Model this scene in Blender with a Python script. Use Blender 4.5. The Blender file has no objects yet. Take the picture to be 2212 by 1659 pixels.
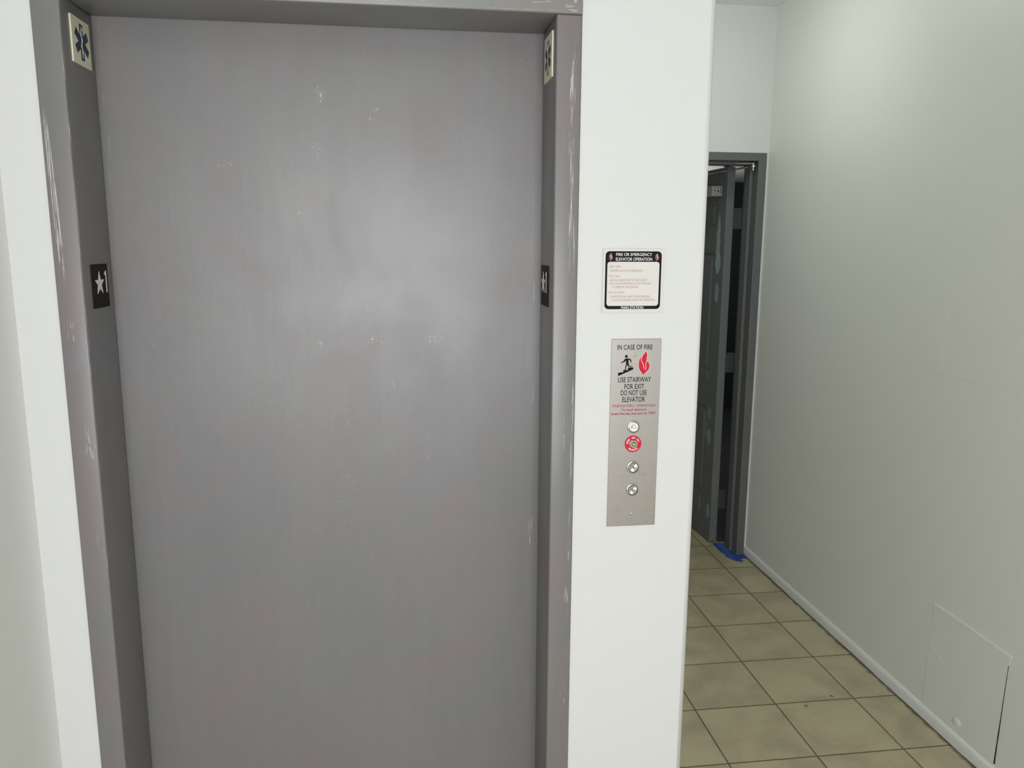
import bpy, bmesh, math, random
from mathutils import Vector, Matrix
random.seed(4)
S = bpy.context.scene
C = S.collection

# ------------------------------------------------------------------ camera
CX, CY, CZ = 0.1899, -1.633, 1.7113
YAW, PITCH, ROLL, FPX = -0.1326, -0.1749, 0.0056, 1707.6
cam_data = bpy.data.cameras.new('camera')
cam_data.sensor_fit = 'HORIZONTAL'
cam_data.sensor_width = 36.0
cam_data.lens = 36.0 * FPX / 2212.0
cam_data.clip_start = 0.02
cam = bpy.data.objects.new('camera', cam_data)
C.objects.link(cam)
fw = Vector((-math.sin(YAW) * math.cos(PITCH), math.cos(YAW) * math.cos(PITCH), math.sin(PITCH)))
rt = Vector((math.cos(YAW), math.sin(YAW), 0))
up = rt.cross(fw)
cr, sr = math.cos(ROLL), math.sin(ROLL)
rt, up = rt * cr + up * sr, -rt * sr + up * cr
cam.matrix_world = Matrix(((rt.x, up.x, -fw.x, CX), (rt.y, up.y, -fw.y, CY), (rt.z, up.z, -fw.z, CZ), (0, 0, 0, 1)))
S.camera = cam

# ------------------------------------------------------------------ light and exposure
world = bpy.data.worlds.new('overcast_sky')
S.world = world
world.use_nodes = True
bg = world.node_tree.nodes['Background']
bg.inputs['Color'].default_value = (0.86, 0.93, 1.0, 1)
bg.inputs['Strength'].default_value = 1.0
S.view_settings.view_transform = 'Standard'
S.view_settings.look = 'None'
S.view_settings.gamma = 1.0
S.view_settings.use_curve_mapping = False
S.view_settings.exposure = 0.0


def area(name, loc, target, sx, sy, power, col):
    d = bpy.data.lights.new(name, 'AREA')
    d.shape = 'RECTANGLE'
    d.size, d.size_y, d.energy, d.color = sx, sy, power, col
    o = bpy.data.objects.new(name, d)
    o.location = loc
    o.rotation_euler = (Vector(target) - Vector(loc)).to_track_quat('-Z', 'Y').to_euler()
    C.objects.link(o)
    return o


# daylight entering through the lobby window in the wall behind the camera
area('window_daylight', (0.10, -3.93, 1.42), (0.10, 0, 1.42), 1.75, 1.6, 105, (0.95, 0.975, 1.0))
LOBBY_LAMP, HALL_LAMP, ADDED_STAIR_LAMP = 4.0, 21.5, 42.0

# ------------------------------------------------------------------ measurements (metres)
XOL, XL, XR, XOR = -0.4773, -0.4269, 0.4916, 0.543     # elevator frame
XC, XW, XRW = 0.8219, -0.5569, 2.055                   # corridor corner, left wall, right wall
D, ZH = 0.1526, 2.1573                                 # elevator recess, header underside
YB, ZC = 2.3784, 2.8884                                # corridor end wall, ceiling
XFR, ZF, ZFI, XFI = 2.044, 2.1813, 2.1408, 2.0005      # corridor door frame
XFL, XFIL = 1.042, 1.0855
YREAR = -3.8


# ------------------------------------------------------------------ mesh helpers
def box(bm, x0, x1, y0, y1, z0, z1, bevel=0.0, seg=3, rot=None):
    vs = [bm.verts.new((x, y, z)) for x in (x0, x1) for y in (y0, y1) for z in (z0, z1)]
    q = [(0, 1, 3, 2), (4, 6, 7, 5), (0, 4, 5, 1), (2, 3, 7, 6), (0, 2, 6, 4), (1, 5, 7, 3)]
    fs = [bm.faces.new([vs[i] for i in f]) for f in q]
    if bevel > 0:
        es = list({e for f in fs for e in f.edges})
        r = bmesh.ops.bevel(bm, geom=es, offset=bevel, segments=seg, profile=0.5, affect='EDGES')
        vs = list({v for f in r['faces'] for v in f.verts} | {v for v in vs if v.is_valid})
    if rot:
        bmesh.ops.transform(bm, matrix=rot, verts=[v for v in vs if v.is_valid])
    return vs


def prism_xy(bm, pts, z0, z1):
    a = [bm.verts.new((x, y, z0)) for x, y in pts]
    b = [bm.verts.new((x, y, z1)) for x, y in pts]
    n = len(pts)
    bm.faces.new(list(reversed(a)))
    bm.faces.new(b)
    for i in range(n):
        bm.faces.new([a[i], a[(i + 1) % n], b[(i + 1) % n], b[i]])


def cyl(bm, p0, p1, r0, r1=None, n=32, caps=True):
    r1 = r0 if r1 is None else r1
    p0, p1 = Vector(p0), Vector(p1)
    d = (p1 - p0).normalized()
    a = d.orthogonal().normalized()
    b = d.cross(a)
    ra, rb = [], []
    for i in range(n):
        t = 2 * math.pi * i / n
        o = a * math.cos(t) + b * math.sin(t)
        ra.append(bm.verts.new(p0 + o * r0))
        rb.append(bm.verts.new(p1 + o * r1))
    for i in range(n):
        bm.faces.new([ra[i], ra[(i + 1) % n], rb[(i + 1) % n], rb[i]])
    if caps:
        bm.faces.new(list(reversed(ra)))
        bm.faces.new(rb)


def lathe(bm, origin, axis, prof, n=48):
    """prof: list of (radius, distance along axis)."""
    o, d = Vector(origin), Vector(axis).normalized()
    a = d.orthogonal().normalized()
    b = d.cross(a)
    rings = []
    for r, h in prof:
        if r < 1e-7:
            rings.append([bm.verts.new(o + d * h)])
        else:
            rings.append([bm.verts.new(o + d * h + (a * math.cos(2 * math.pi * i / n) + b * math.sin(2 * math.pi * i / n)) * r) for i in range(n)])
    for A, B in zip(rings, rings[1:]):
        for i in range(n):
            j = (i + 1) % n
            if len(A) == 1 and len(B) == 1:
                continue
            if len(A) == 1:
                bm.faces.new([A[0], B[j], B[i]])
            elif len(B) == 1:
                bm.faces.new([A[i], A[j], B[0]])
            else:
                bm.faces.new([A[i], A[j], B[j], B[i]])


def finish(name, bm, mat, parent=None, smooth=False, recalc=True):
    if recalc:
        bmesh.ops.recalc_face_normals(bm, faces=bm.faces)
    me = bpy.data.meshes.new(name)
    bm.to_mesh(me)
    bm.free()
    if smooth:
        for p in me.polygons:
            p.use_smooth = True
        try:
            me.set_sharp_from_angle(angle=math.radians(35))
        except Exception:
            pass
    me.materials.append(mat)
    o = bpy.data.objects.new(name, me)
    C.objects.link(o)
    if parent:
        o.parent = parent
        o.matrix_parent_inverse = parent.matrix_world.inverted() if parent.type != 'EMPTY' else Matrix.Translation(-Vector(parent.location))
    return o


def tag(o, label=None, cat=None, group=None, kind=None):
    if label: o['label'] = label
    if cat: o['category'] = cat
    if group: o['group'] = group
    if kind: o['kind'] = kind
    return o


def empty(name, loc, label, cat, group=None):
    o = bpy.data.objects.new(name, None)
    o.location = loc
    o.empty_display_size = 0.05
    C.objects.link(o)
    bpy.context.view_layer.update()
    return tag(o, label, cat, group)


# frames for flat artwork: origin + u*U + v*V, lifted by n
class Plane:
    def __init__(s, o, U, V):
        s.o, s.U, s.V = Vector(o), Vector(U), Vector(V)
        s.N = s.U.cross(s.V)

    def p(s, u, v, h=0.0):
        return s.o + s.U * u + s.V * v + s.N * h


def flat(bm, pl, pts, h0, h1):
    """thin solid polygon on a plane"""
    a = [bm.verts.new(pl.p(u, v, h1)) for u, v in pts]
    b = [bm.verts.new(pl.p(u, v, h0)) for u, v in pts]
    n = len(pts)
    f = bm.faces.new(a)
    bm.faces.new(list(reversed(b)))
    for i in range(n):
        bm.faces.new([b[i], b[(i + 1) % n], a[(i + 1) % n], a[i]])
    return f


def ribbon(bm, pl, pts, w, h0, h1, taper=False):
    L, Rr = [], []
    n = len(pts)
    for i, (u, v) in enumerate(pts):
        a = Vector(pts[max(0, i - 1)])
        b = Vector(pts[min(n - 1, i + 1)])
        d = (b - a).normalized()
        k = w / 2
        if taper:
            k *= max(0.25, math.sin(math.pi * (i + 0.5) / n))
        L.append((u - d.y * k, v + d.x * k))
        Rr.append((u + d.y * k, v - d.x * k))
    for i in range(n - 1):
        flat(bm, pl, [L[i], Rr[i], Rr[i + 1], L[i + 1]], h0, h1)


def smooth_pts(p, closed=False, k=6):
    out = []
    n = len(p)
    rng = range(n) if closed else range(n - 1)
    for i in rng:
        if closed:
            a, b, c, d = p[(i - 1) % n], p[i], p[(i + 1) % n], p[(i + 2) % n]
        else:
            a, b, c, d = p[max(0, i - 1)], p[i], p[i + 1], p[min(n - 1, i + 2)]
        for j in range(k):
            t = j / k
            out.append(tuple(0.5 * (2 * b[q] + (c[q] - a[q]) * t + (2 * a[q] - 5 * b[q] + 4 * c[q] - d[q]) * t * t + (3 * b[q] - a[q] - 3 * c[q] + d[q]) * t ** 3) for q in (0, 1)))
    if not closed:
        out.append(tuple(p[-1]))
    return out


def rrect(x0, x1, z0, z1, r, n=8):
    pts = []
    for cx, cz, a0 in ((x1 - r, z1 - r, 0), (x0 + r, z1 - r, 90), (x0 + r, z0 + r, 180), (x1 - r, z0 + r, 270)):
        for i in range(n + 1):
            t = math.radians(a0 + 90 * i / n)
            pts.append((cx + r * math.cos(t), cz + r * math.sin(t)))
    return pts


def text_verts(s, bold=0.0):
    cu = bpy.data.curves.new('t', 'FONT')
    cu.body = s
    cu.size = 1.0
    cu.resolution_u = 3
    cu.offset = bold
    ob = bpy.data.objects.new('t', cu)
    C.objects.link(ob)
    bpy.context.view_layer.update()
    dg = bpy.context.evaluated_depsgraph_get()
    me = bpy.data.meshes.new_from_object(ob.evaluated_get(dg))
    vs = [(v.co.x, v.co.y) for v in me.vertices]
    fs = [tuple(p.vertices) for p in me.polygons]
    bpy.data.objects.remove(ob)
    bpy.data.curves.remove(cu)
    bpy.data.meshes.remove(me)
    return vs, fs


def put_text(bm, pl, s, u0, u1, v0, v1, h, bold=0.0, cap=0.729):
    vs, fs = text_verts(s, bold)
    xs = [v[0] for v in vs]
    xa, xb = min(xs), max(xs)
    k = (v1 - v0) / cap
    nv = [bm.verts.new(pl.p(u0 + (x - xa) / (xb - xa) * (u1 - u0), v0 + y * k, h)) for x, y in vs]
    for f in fs:
        try:
            bm.faces.new([nv[i] for i in f])
        except ValueError:
            pass


def put_text_arc(bm, pl, s, cu, cv, rad, size, a_mid, inward, h, bold=0.0, track=1.0):
    """text around a circle; inward=False: tops point outwards (upper arc); True: lower arc"""
    vs, fs = text_verts(s, bold)
    xs = [v[0] for v in vs]
    xm = (min(xs) + max(xs)) / 2
    nv = []
    for x, y in vs:
        dx = (x - xm) * size * track
        if inward:
            a = a_mid + dx / rad
            r = rad - y * size
        else:
            a = a_mid - dx / rad
            r = rad + y * size
        nv.append(bm.verts.new(pl.p(cu + r * math.cos(a), cv + r * math.sin(a), h)))
    for f in fs:
        try:
            bm.faces.new([nv[i] for i in f])
        except ValueError:
            pass


# ------------------------------------------------------------------ material helpers
class X:
    """a scalar socket with arithmetic"""
    def __init__(s, nt, sock):
        s.nt, s.k = nt, sock

    def m(s, op, *a, clamp=False):
        n = s.nt.nodes.new('ShaderNodeMath')
        n.operation = op
        n.use_clamp = clamp
        for i, v in enumerate((s,) + a):
            if isinstance(v, X):
                s.nt.links.new(v.k, n.inputs[i])
            else:
                n.inputs[i].default_value = v
        return X(s.nt, n.outputs[0])

    def __add__(s, o): return s.m('ADD', o)
    def __sub__(s, o): return s.m('SUBTRACT', o)
    def __mul__(s, o): return s.m('MULTIPLY', o)
    def __truediv__(s, o): return s.m('DIVIDE', o)
    def abs(s): return s.m('ABSOLUTE')
    def min(s, o): return s.m('MINIMUM', o)
    def max(s, o): return s.m('MAXIMUM', o)
    def frac(s): return s.m('FRACT')
    def floor(s): return s.m('FLOOR')

    def step(s, a, b):
        """smooth 0..1 from a to b (a > b allowed)"""
        n = s.nt.nodes.new('ShaderNodeMapRange')
        n.interpolation_type = 'SMOOTHSTEP'
        s.nt.links.new(s.k, n.inputs[0])
        if a <= b:
            n.inputs[1].default_value, n.inputs[2].default_value = a, b
            n.inputs[3].default_value, n.inputs[4].default_value = 0, 1
        else:
            n.inputs[1].default_value, n.inputs[2].default_value = b, a
            n.inputs[3].default_value, n.inputs[4].default_value = 1, 0
        return X(s.nt, n.outputs[0])


class M:
    def __init__(s, name, color=(0.8, 0.8, 0.8), rough=0.5, metal=0.0, spec=0.5):
        s.mat = bpy.data.materials.new(name)
        s.mat.use_nodes = True
        s.nt = s.mat.node_tree
        s.b = s.nt.nodes['Principled BSDF']
        s.b.inputs['Base Color'].default_value = (*color, 1)
        s.b.inputs['Roughness'].default_value = rough
        s.b.inputs['Metallic'].default_value = metal
        s.b.inputs['Specular IOR Level'].default_value = spec
        s._pos = None

    def pos(s):
        if not s._pos:
            g = s.nt.nodes.new('ShaderNodeNewGeometry')
            n = s.nt.nodes.new('ShaderNodeSeparateXYZ')
            s.nt.links.new(g.outputs['Position'], n.inputs[0])
            s._pos = [X(s.nt, n.outputs[i]) for i in range(3)]
            s._pv = g.outputs['Position']
        return s._pos

    def noise(s, scale=(1, 1, 1), freq=5.0, detail=4.0, rough=0.5, dist=0.0, offset=(0, 0, 0)):
        s.pos()
        mp = s.nt.nodes.new('ShaderNodeMapping')
        mp.inputs['Scale'].default_value = scale
        mp.inputs['Location'].default_value = offset
        s.nt.links.new(s._pv, mp.inputs[0])
        n = s.nt.nodes.new('ShaderNodeTexNoise')
        n.inputs['Scale'].default_value = freq
        n.inputs['Detail'].default_value = detail
        n.inputs['Roughness'].default_value = rough
        n.inputs['Distortion'].default_value = dist
        s.nt.links.new(mp.outputs[0], n.inputs['Vector'])
        return X(s.nt, n.outputs[0])

    def mix(s, fac, a, b):
        n = s.nt.nodes.new('ShaderNodeMix')
        n.data_type = 'RGBA'
        if isinstance(fac, X):
            s.nt.links.new(fac.k, n.inputs[0])
        else:
            n.inputs[0].default_value = fac
        for i, v in ((6, a), (7, b)):
            if isinstance(v, tuple):
                n.inputs[i].default_value = (*v, 1)
            else:
                s.nt.links.new(v, n.inputs[i])
        return n.outputs[2]

    def col(s, sock):
        s.nt.links.new(sock, s.b.inputs['Base Color'])

    def rough(s, x):
        s.nt.links.new(x.k, s.b.inputs['Roughness'])

    def bump(s, x, strength=0.3, dist=0.001):
        n = s.nt.nodes.new('ShaderNodeBump')
        n.inputs['Strength'].default_value = strength
        n.inputs['Distance'].default_value = dist
        s.nt.links.new(x.k, n.inputs['Height'])
        s.nt.links.new(n.outputs[0], s.b.inputs['Normal'])


def ellipse(m, ax, c0, c1, w0, w1, soft=0.35, slope=0.0):
    """1 inside an ellipse centred (c0, c1) on axes ax; slope shears axis 0 along axis 1"""
    p = m.pos()
    b = (p[ax[1]] - c1)
    a = (p[ax[0]] - c0) - b * slope
    r = (a / w0) * (a / w0) + (b / w1) * (b / w1)
    return r.step(1.0, 1.0 - soft)


# white wall paint, rolled on
def wall_paint(name, color=(0.80, 0.80, 0.78), rough=0.55, seams=False):
    m = M(name, color, rough, spec=0.35)
    fine = m.noise(freq=220, detail=3, rough=0.6)
    wide = m.noise(freq=3.0, detail=3)
    h = fine * 0.35 + wide * 3.0
    if seams:
        x, y, z = m.pos()
        # skimmed sheet standing a little proud above and beside a joint
        a = (z.step(1.2742, 1.2765)) * (y.step(0.893, 0.8955)) * (y.step(1.12, 0.95)) * (z.step(1.9, 1.4))
        b = (z + (y - 0.895) * -0.004).step(1.268, 1.2705) * (y.step(0.895, 0.8925)) * (y.step(0.45, 0.62)) * (z.step(2.1, 1.35))
        c = (z - y * 0.45).step(-0.073, -0.065) * y.step(0.56, 0.80) * z.step(0.45, 0.36) * y.step(0.8125, 0.8095)
        dents = m.noise(freq=14, detail=1, offset=(3, 1, 7)).step(0.70, 0.76)
        h = h + a * 5.0 + b * 2.2 - c * 2.5 - dents * 1.0
        sc = m.noise(scale=(1, 2.5, 9), freq=9, detail=2, offset=(0, 4, 2)).step(0.765, 0.78)
        m.col(m.mix(sc * 0.3, color, (0.9, 0.9, 0.88)))
    m.bump(h, 0.35, 0.0006)
    return m.mat


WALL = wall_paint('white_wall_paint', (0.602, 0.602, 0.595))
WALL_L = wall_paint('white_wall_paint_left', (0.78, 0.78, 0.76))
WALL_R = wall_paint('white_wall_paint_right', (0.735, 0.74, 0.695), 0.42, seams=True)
CEIL = wall_paint('ceiling_paint', (0.85, 0.87, 0.85), 0.8)
BASE = wall_paint('white_gloss_trim_paint', (0.74, 0.75, 0.72), 0.35)


def grey_paint(name, strokes=(), glints_and_specks=(), blotch=True, base=(0.156, 0.151, 0.152), rough=0.38, horiz=False, axis=0, amt=0.85):
    m = M(name, base, rough, spec=0.5)
    x, y, z = m.pos()
    ax = 1 if axis == 1 else 0
    c = None
    big = m.noise(scale=(1, 1, 0.85), freq=3.1, detail=3, rough=0.55, dist=0.4)
    big2 = m.noise(scale=(1, 1, 0.9), freq=3.0, detail=3, rough=0.6, dist=0.6, offset=(5, 2, 9))
    big3 = m.noise(scale=(1, 1, 0.7), freq=3.0, detail=2, rough=0.5, dist=0.3, offset=(1, 7, 3))
    if blotch:
        pink = (base[0] * 1.07, base[1] * 0.965, base[2] * 0.98)
        blue = (base[0] * 0.965, base[1] * 0.985, base[2] * 1.03)
        warm = (base[0] * 1.08, base[1] * 1.02, base[2] * 0.95)
        c = m.mix(big.step(0.47, 0.56), base, pink)
        c = m.mix(big2.step(0.54, 0.62), c, blue)
        c = m.mix(big3.step(0.60, 0.68) * 0.8, c, warm)
    else:
        c = m.mix(0.0, base, base)
    # roller / brush streaks and overlapping coats
    st = m.noise(scale=(34, 34, 0.9) if not horiz else (0.9, 1, 34), freq=1.6, detail=5, rough=0.65)
    coat = m.noise(scale=(6, 6, 1.4) if not horiz else (1.4, 1, 6), freq=1.5, detail=3, offset=(2, 2, 2))
    c = m.mix((st.step(0.45, 0.75)) * 0.13, c, tuple(k * 1.3 for k in base))
    c = m.mix((coat.step(0.48, 0.60)) * 0.13, c, tuple(k * 1.25 for k in base))
    dry = m.noise(scale=(620, 620, 16) if not horiz else (16, 620, 620), freq=1.0, detail=5, rough=0.7)
    front = y.step(0.003, 0.001) if axis == 0 else y.step(9, 8)
    dry2 = m.noise(scale=(1, 1, 0.7), freq=430, detail=2, rough=0.7) * 0.8 + m.noise(freq=45, detail=2, offset=(4, 4, 4)) * 0.4 - 0.1
    tot = None
    for cx_, cz_, wx, wz, sl, am in strokes:
        e = ellipse(m, (ax, 2), cx_, cz_, wx, wz, 0.6, sl) * dry.step(0.66 - am * 0.09, 0.74 - am * 0.09) * front
        tot = e if tot is None else tot.max(e)
    for cx_, cz_, wx, wz, sl, am in glints_and_specks:  # bright clusters are specular glints painted as pale colour, others are smears
        e = ellipse(m, (ax, 2), cx_, cz_, wx, wz, 0.9, sl) * dry2.step(0.68 - am * 0.09, 0.73 - am * 0.09)
        tot = e if tot is None else tot.max(e)
    dust = m.noise(freq=170, detail=1).step(0.80, 0.83) * 0.5
    tot = dust if tot is None else (tot * amt).max(dust)
    c = m.mix(tot, c, (0.52, 0.50, 0.465))
    m.col(c)
    rr = big.step(0.3, 0.7) * 0.10 + (rough - 0.05)
    m.rough(rr)
    peel = m.noise(scale=(1.6, 1.6, 1), freq=420, detail=3, rough=0.6)
    m.bump(peel * 1.0 + st * 0.8 + coat.step(0.48, 0.60) * 0.6, 0.26, 0.0005)
    return m.mat


DOOR_PAINT = grey_paint('elevator_door_grey_paint', axis=2, rough=0.385,
    strokes=[(-0.415, 1.95, 0.004, 0.35, 0.0, 0.6), (0.478, 1.5, 0.004, 0.25, 0, 0.8), (0.474, 1.05, 0.004, 0.06, 0, 1.2),
             (0.49, 1.95, 0.004, 0.3, 0, 0.3)],
    glints_and_specks=[(-0.10, 2.138, 0.12, 0.003, 4, 0.2), (0.2, 2.132, 0.10, 0.004, 3, 0.3), (0.44, 2.148, 0.01, 0.008, 0, 0.5), (0.015, 2.019, 0.020, 0.022, 0, 1.15), (0.001, 1.905, 0.018, 0.022, 0, 0.7), (-0.19, 1.874, 0.035, 0.012, 0, 0.2), (0.125, 1.498, 0.03, 0.014, 0, 0.95),
            (0.25, 1.50, 0.022, 0.018, 0, 0.95), (-0.01, 1.49, 0.022, 0.014, 0, 0.75), (0.125, 1.98, 0.012, 0.03, 0.3, 0.7), (0.16, 1.405, 0.01, 0.02, 0, 0.8),
            (-0.333, 1.56, 0.035, 0.04, 0.2, 0.1), (-0.02, 1.775, 0.05, 0.002, 0, 0.6), (0.10, 1.56, 0.05, 0.04, 0, 0.1), (0.31, 1.30, 0.03, 0.10, 0, 0.1),
            (0.05, 1.20, 0.03, 0.2, 0, 0.25), (0.24, 1.26, 0.025, 0.10, 0, 0.1), (-0.30, 1.47, 0.03, 0.012, 0, 0.6)])
FRAME_PAINT = grey_paint('elevator_frame_grey_paint',
    strokes=[(-0.4645, 1.775, 0.0070, 0.19, -0.022, 1.8), (-0.4695, 1.93, 0.003, 0.06, 0, 1.0), (-0.452, 1.51, 0.008, 0.035, -0.3, 0.9), (-0.445, 1.30, 0.012, 0.02, -0.6, 1.2),
             (-0.44, 1.33, 0.010, 0.03, -0.4, 1.0), (-0.4285, 1.07, 0.006, 0.03, -0.2, 0.7), (-0.4275, 1.78, 0.0015, 0.7, 0, 1.1), (-0.46, 1.56, 0.010, 0.02, -0.5, 0.9),
             (-0.440, 0.93, 0.004, 0.04, 0, 0.7), (-0.44, 1.11, 0.004, 0.03, 0, 0.9),
             (0.5235, 1.98, 0.0040, 0.11, 0.01, 1.9), (0.5275, 1.88, 0.0040, 0.26, 0.01, 1.8), (0.530, 2.07, 0.004, 0.012, 0.2, 1.5), (0.533, 1.70, 0.003, 0.16, 0, 1.2),
             (0.538, 1.35, 0.002, 0.08, 0, 1.8), (0.537, 1.25, 0.003, 0.05, 0, 1.6), (0.534, 1.47, 0.002, 0.05, 0, 1.0), (0.535, 1.08, 0.003, 0.07, 0, 1.1),
             (0.531, 0.92, 0.007, 0.045, 0, 1.3), (0.527, 0.70, 0.010, 0.03, 0, 1.0), (0.520, 1.40, 0.002, 0.2, 0, 0.8), (0.4935, 1.5, 0.0015, 0.6, 0, 0.6)],
    glints_and_specks=[(0.53, 2.03, 0.006, 0.02, 0, 0.8), (0.50, 2.11, 0.004, 0.04, 0, 0.6)], rough=0.36)
HEAD_PAINT = grey_paint('elevator_header_grey_paint', horiz=True, rough=0.36, base=(0.185, 0.185, 0.18),
    strokes=[(0.46, 2.177, 0.014, 0.003, 6, 2.0), (0.18, 2.168, 0.10, 0.003, 8, 1.2), (0.13, 2.176, 0.03, 0.006, -5, 1.8), (-0.05, 2.164, 0.15, 0.0025, 0, 1.2), (0.43, 2.187, 0.02, 0.0015, 0, 2.0),
             (0.52, 2.168, 0.012, 0.008, -1, 1.8), (0.34, 2.163, 0.2, 0.002, 0, 1.0), (0.528, 2.185, 0.004, 0.01, 0, 2.0)])


def dark_paint(name, color=(0.098, 0.102, 0.100), patches=()):
    m = M(name, color, 0.48, spec=0.5)
    x, y, z = m.pos()
    n = m.noise(scale=(1, 1, 0.4), freq=9, detail=3)
    c = m.mix(n.step(0.4, 0.65) * 0.3, color, tuple(k * 1.2 for k in color))
    for cy_, cz_, wy, wz, am in patches:
        wob = m.noise(freq=24, detail=2, offset=(cy_ * 9, cz_, 0))
        b = (z - cz_) / wz
        a = (y - cy_) / wy + (wob - 0.5) * 1.1
        e = (a * a + b * b).step(1.0, 0.72)
        c = m.mix(e * am, c, (0.33, 0.40, 0.38))
    m.col(c)
    m.bump(m.noise(scale=(8, 8, 1), freq=40, detail=3), 0.3, 0.0006)
    return m.mat


DARK = dark_paint('dark_grey_gloss_paint')
LEAF = dark_paint('dark_grey_leaf_paint', (0.125, 0.133, 0.133), patches=[(2.640, 1.72, 0.024, 0.165, 0.85), (2.632, 1.62, 0.034, 0.07, 0.85), (2.630, 1.45, 0.026, 0.06, 0.7),
    (2.655, 0.76, 0.014, 0.035, 0.5), (2.63, 0.755, 0.010, 0.04, 0.4), (2.64, 0.62, 0.022, 0.05, 0.7), (2.69, 0.65, 0.02, 0.06, 0.4), (2.605, 0.18, 0.020, 0.05, 0.7),
    (2.70, 0.97, 0.012, 0.03, 0.4), (2.72, 0.19, 0.01, 0.05, 0.5)])


def plain(name, color, rough=0.5, metal=0.0, spec=0.5, bump=0.0, freq=300):
    m = M(name, color, rough, metal, spec)
    n = m.noise(freq=6, detail=2)
    m.col(m.mix(n.step(0.35, 0.7) * 0.25, color, tuple(min(1, k * 1.12) for k in color)))
    if bump:
        m.bump(m.noise(freq=freq, detail=2), bump, 0.0004)
    return m.mat


# floor tiles
def floor_mat():
    m = M('beige_ceramic_tile', (0.4, 0.36, 0.25), 0.33)
    x, y, z = m.pos()
    TX, TY, X0, Y0 = 0.317, 0.3125, 1.8668, 0.9521
    u = (x - X0) / TX + 40.0
    v = (y - Y0) / TY + 40.0
    fu, fv = u.frac(), v.frac()
    du = fu.min(fu * -1.0 + 1.0) * TX
    dv = fv.min(fv * -1.0 + 1.0) * TY
    d = du.min(dv)
    wob = m.noise(freq=60, detail=2) * 0.0010
    g = (d + wob).step(0.0030, 0.0018)
    # per tile offset of the cloudiness
    iu, iv = u.floor(), v.floor()
    cmb = m.nt.nodes.new('ShaderNodeCombineXYZ')
    for i, k in enumerate((x + iu * 3.7, y + iv * 5.3, iu * 1.9 + iv)):
        m.nt.links.new(k.k, cmb.inputs[i])
    n = m.nt.nodes.new('ShaderNodeTexNoise')
    n.inputs['Scale'].default_value = 5.5
    n.inputs['Detail'].default_value = 4
    n.inputs['Roughness'].default_value = 0.55
    n.inputs['Distortion'].default_value = 0.5
    m.nt.links.new(cmb.outputs[0], n.inputs['Vector'])
    cl = X(m.nt, n.outputs[0])
    c = m.mix(cl.step(0.30, 0.64), (0.40, 0.345, 0.228), (0.52, 0.465, 0.30))
    fine = m.noise(freq=70, detail=3)
    c = m.mix(fine.step(0.45, 0.75) * 0.2, c, (0.36, 0.32, 0.23))
    spot = m.noise(freq=22, detail=0, offset=(8, 3, 1)).step(0.860, 0.868)
    c = m.mix(spot * 0.8, c, (0.10, 0.08, 0.05))
    # grime against the skirting
    gr = (x + m.noise(freq=26, detail=3) * 0.03).step(2.040, 2.056)
    c = m.mix(gr * 0.8, c, (0.09, 0.075, 0.05))
    edge = d.step(0.010, 0.003) * 0.18
    c = m.mix(edge, c, (0.22, 0.19, 0.12))
    c = m.mix(g, c, (0.065, 0.048, 0.022))
    m.col(c)
    m.rough(g * 0.5 + 0.30 + fine.step(0.3, 0.8) * 0.1)
    m.bump(d.step(0.0018, 0.0045) * 1.0 + cl * 0.3 + fine * 0.06, 0.5, 0.0012)
    return m.mat


FLOOR = floor_mat()


def steel_mat():
    m = M('brushed_steel', (0.33, 0.31, 0.29), 0.40, 0.85)
    x, y, z = m.pos()
    br = m.noise(scale=(1, 1, 420), freq=2.0, detail=3, rough=0.6)
    br2 = m.noise(scale=(1.5, 1, 700), freq=5.0, detail=2)
    sm = m.noise(freq=30, detail=4, rough=0.6, offset=(1, 1, 4)).step(0.52, 0.72)
    lowz = z.step(1.26, 1.20)
    c = m.mix(br.step(0.3, 0.7) * 0.20, (0.33, 0.31, 0.29), (0.40, 0.385, 0.365))
    c = m.mix(sm * lowz * 0.4, c, (0.22, 0.20, 0.175))
    m.col(c)
    m.rough(br * 0.10 + 0.35)
    m.bump(br + br2 * 0.5, 0.05, 0.0003)
    return m.mat


STEEL = steel_mat()
RINGST = plain('polished_ring_steel', (0.50, 0.49, 0.46), 0.25, 1.0)
CHROME = plain('arm_metal', (0.42, 0.43, 0.43), 0.22, 0.9)


def spun():
    m = M('spun_steel_button', (0.50, 0.49, 0.47), 0.30, 1.0)
    t = m.nt.nodes.new('ShaderNodeTangent')
    t.direction_type = 'RADIAL'
    t.axis = 'Y'
    m.nt.links.new(t.outputs[0], m.b.inputs['Tangent'])
    m.b.inputs['Anisotropic'].default_value = 0.85
    return m.mat


SPUN = spun()
BLACK = plain('black_ink', (0.012, 0.010, 0.009), 0.75, spec=0.12)
BLACKPLATE = plain('black_plastic_plate', (0.008, 0.007, 0.007), 0.6, spec=0.15)
RED = plain('red_ink', (0.50, 0.018, 0.045), 0.65, spec=0.15)
DARKRED = plain('dark_red_ink', (0.33, 0.02, 0.05), 0.7, spec=0.15)
DEEPRED = plain('faded_flame_ink', (0.13, 0.03, 0.04), 0.7, spec=0.15)
PALE = plain('pale_outline', (0.75, 0.62, 0.56), 0.5)
WHITEINK = plain('white_ink', (0.82, 0.81, 0.78), 0.5)
RAISED = plain('raised_white_plastic', (0.66, 0.64, 0.61), 0.45)
CREAM = plain('cream_luminous_plastic', (0.66, 0.66, 0.50), 0.45)
NAVY = plain('navy_ink', (0.020, 0.022, 0.075), 0.5)
PINKGREY = plain('faded_red_lettering', (0.34, 0.19, 0.19), 0.7, spec=0.15)
CLEAR = plain('clear_acrylic_sheet', (0.57, 0.565, 0.55), 0.3, spec=0.3)
FACE = plain('sign_face', (0.60, 0.575, 0.55), 0.35, spec=0.3)
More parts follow.
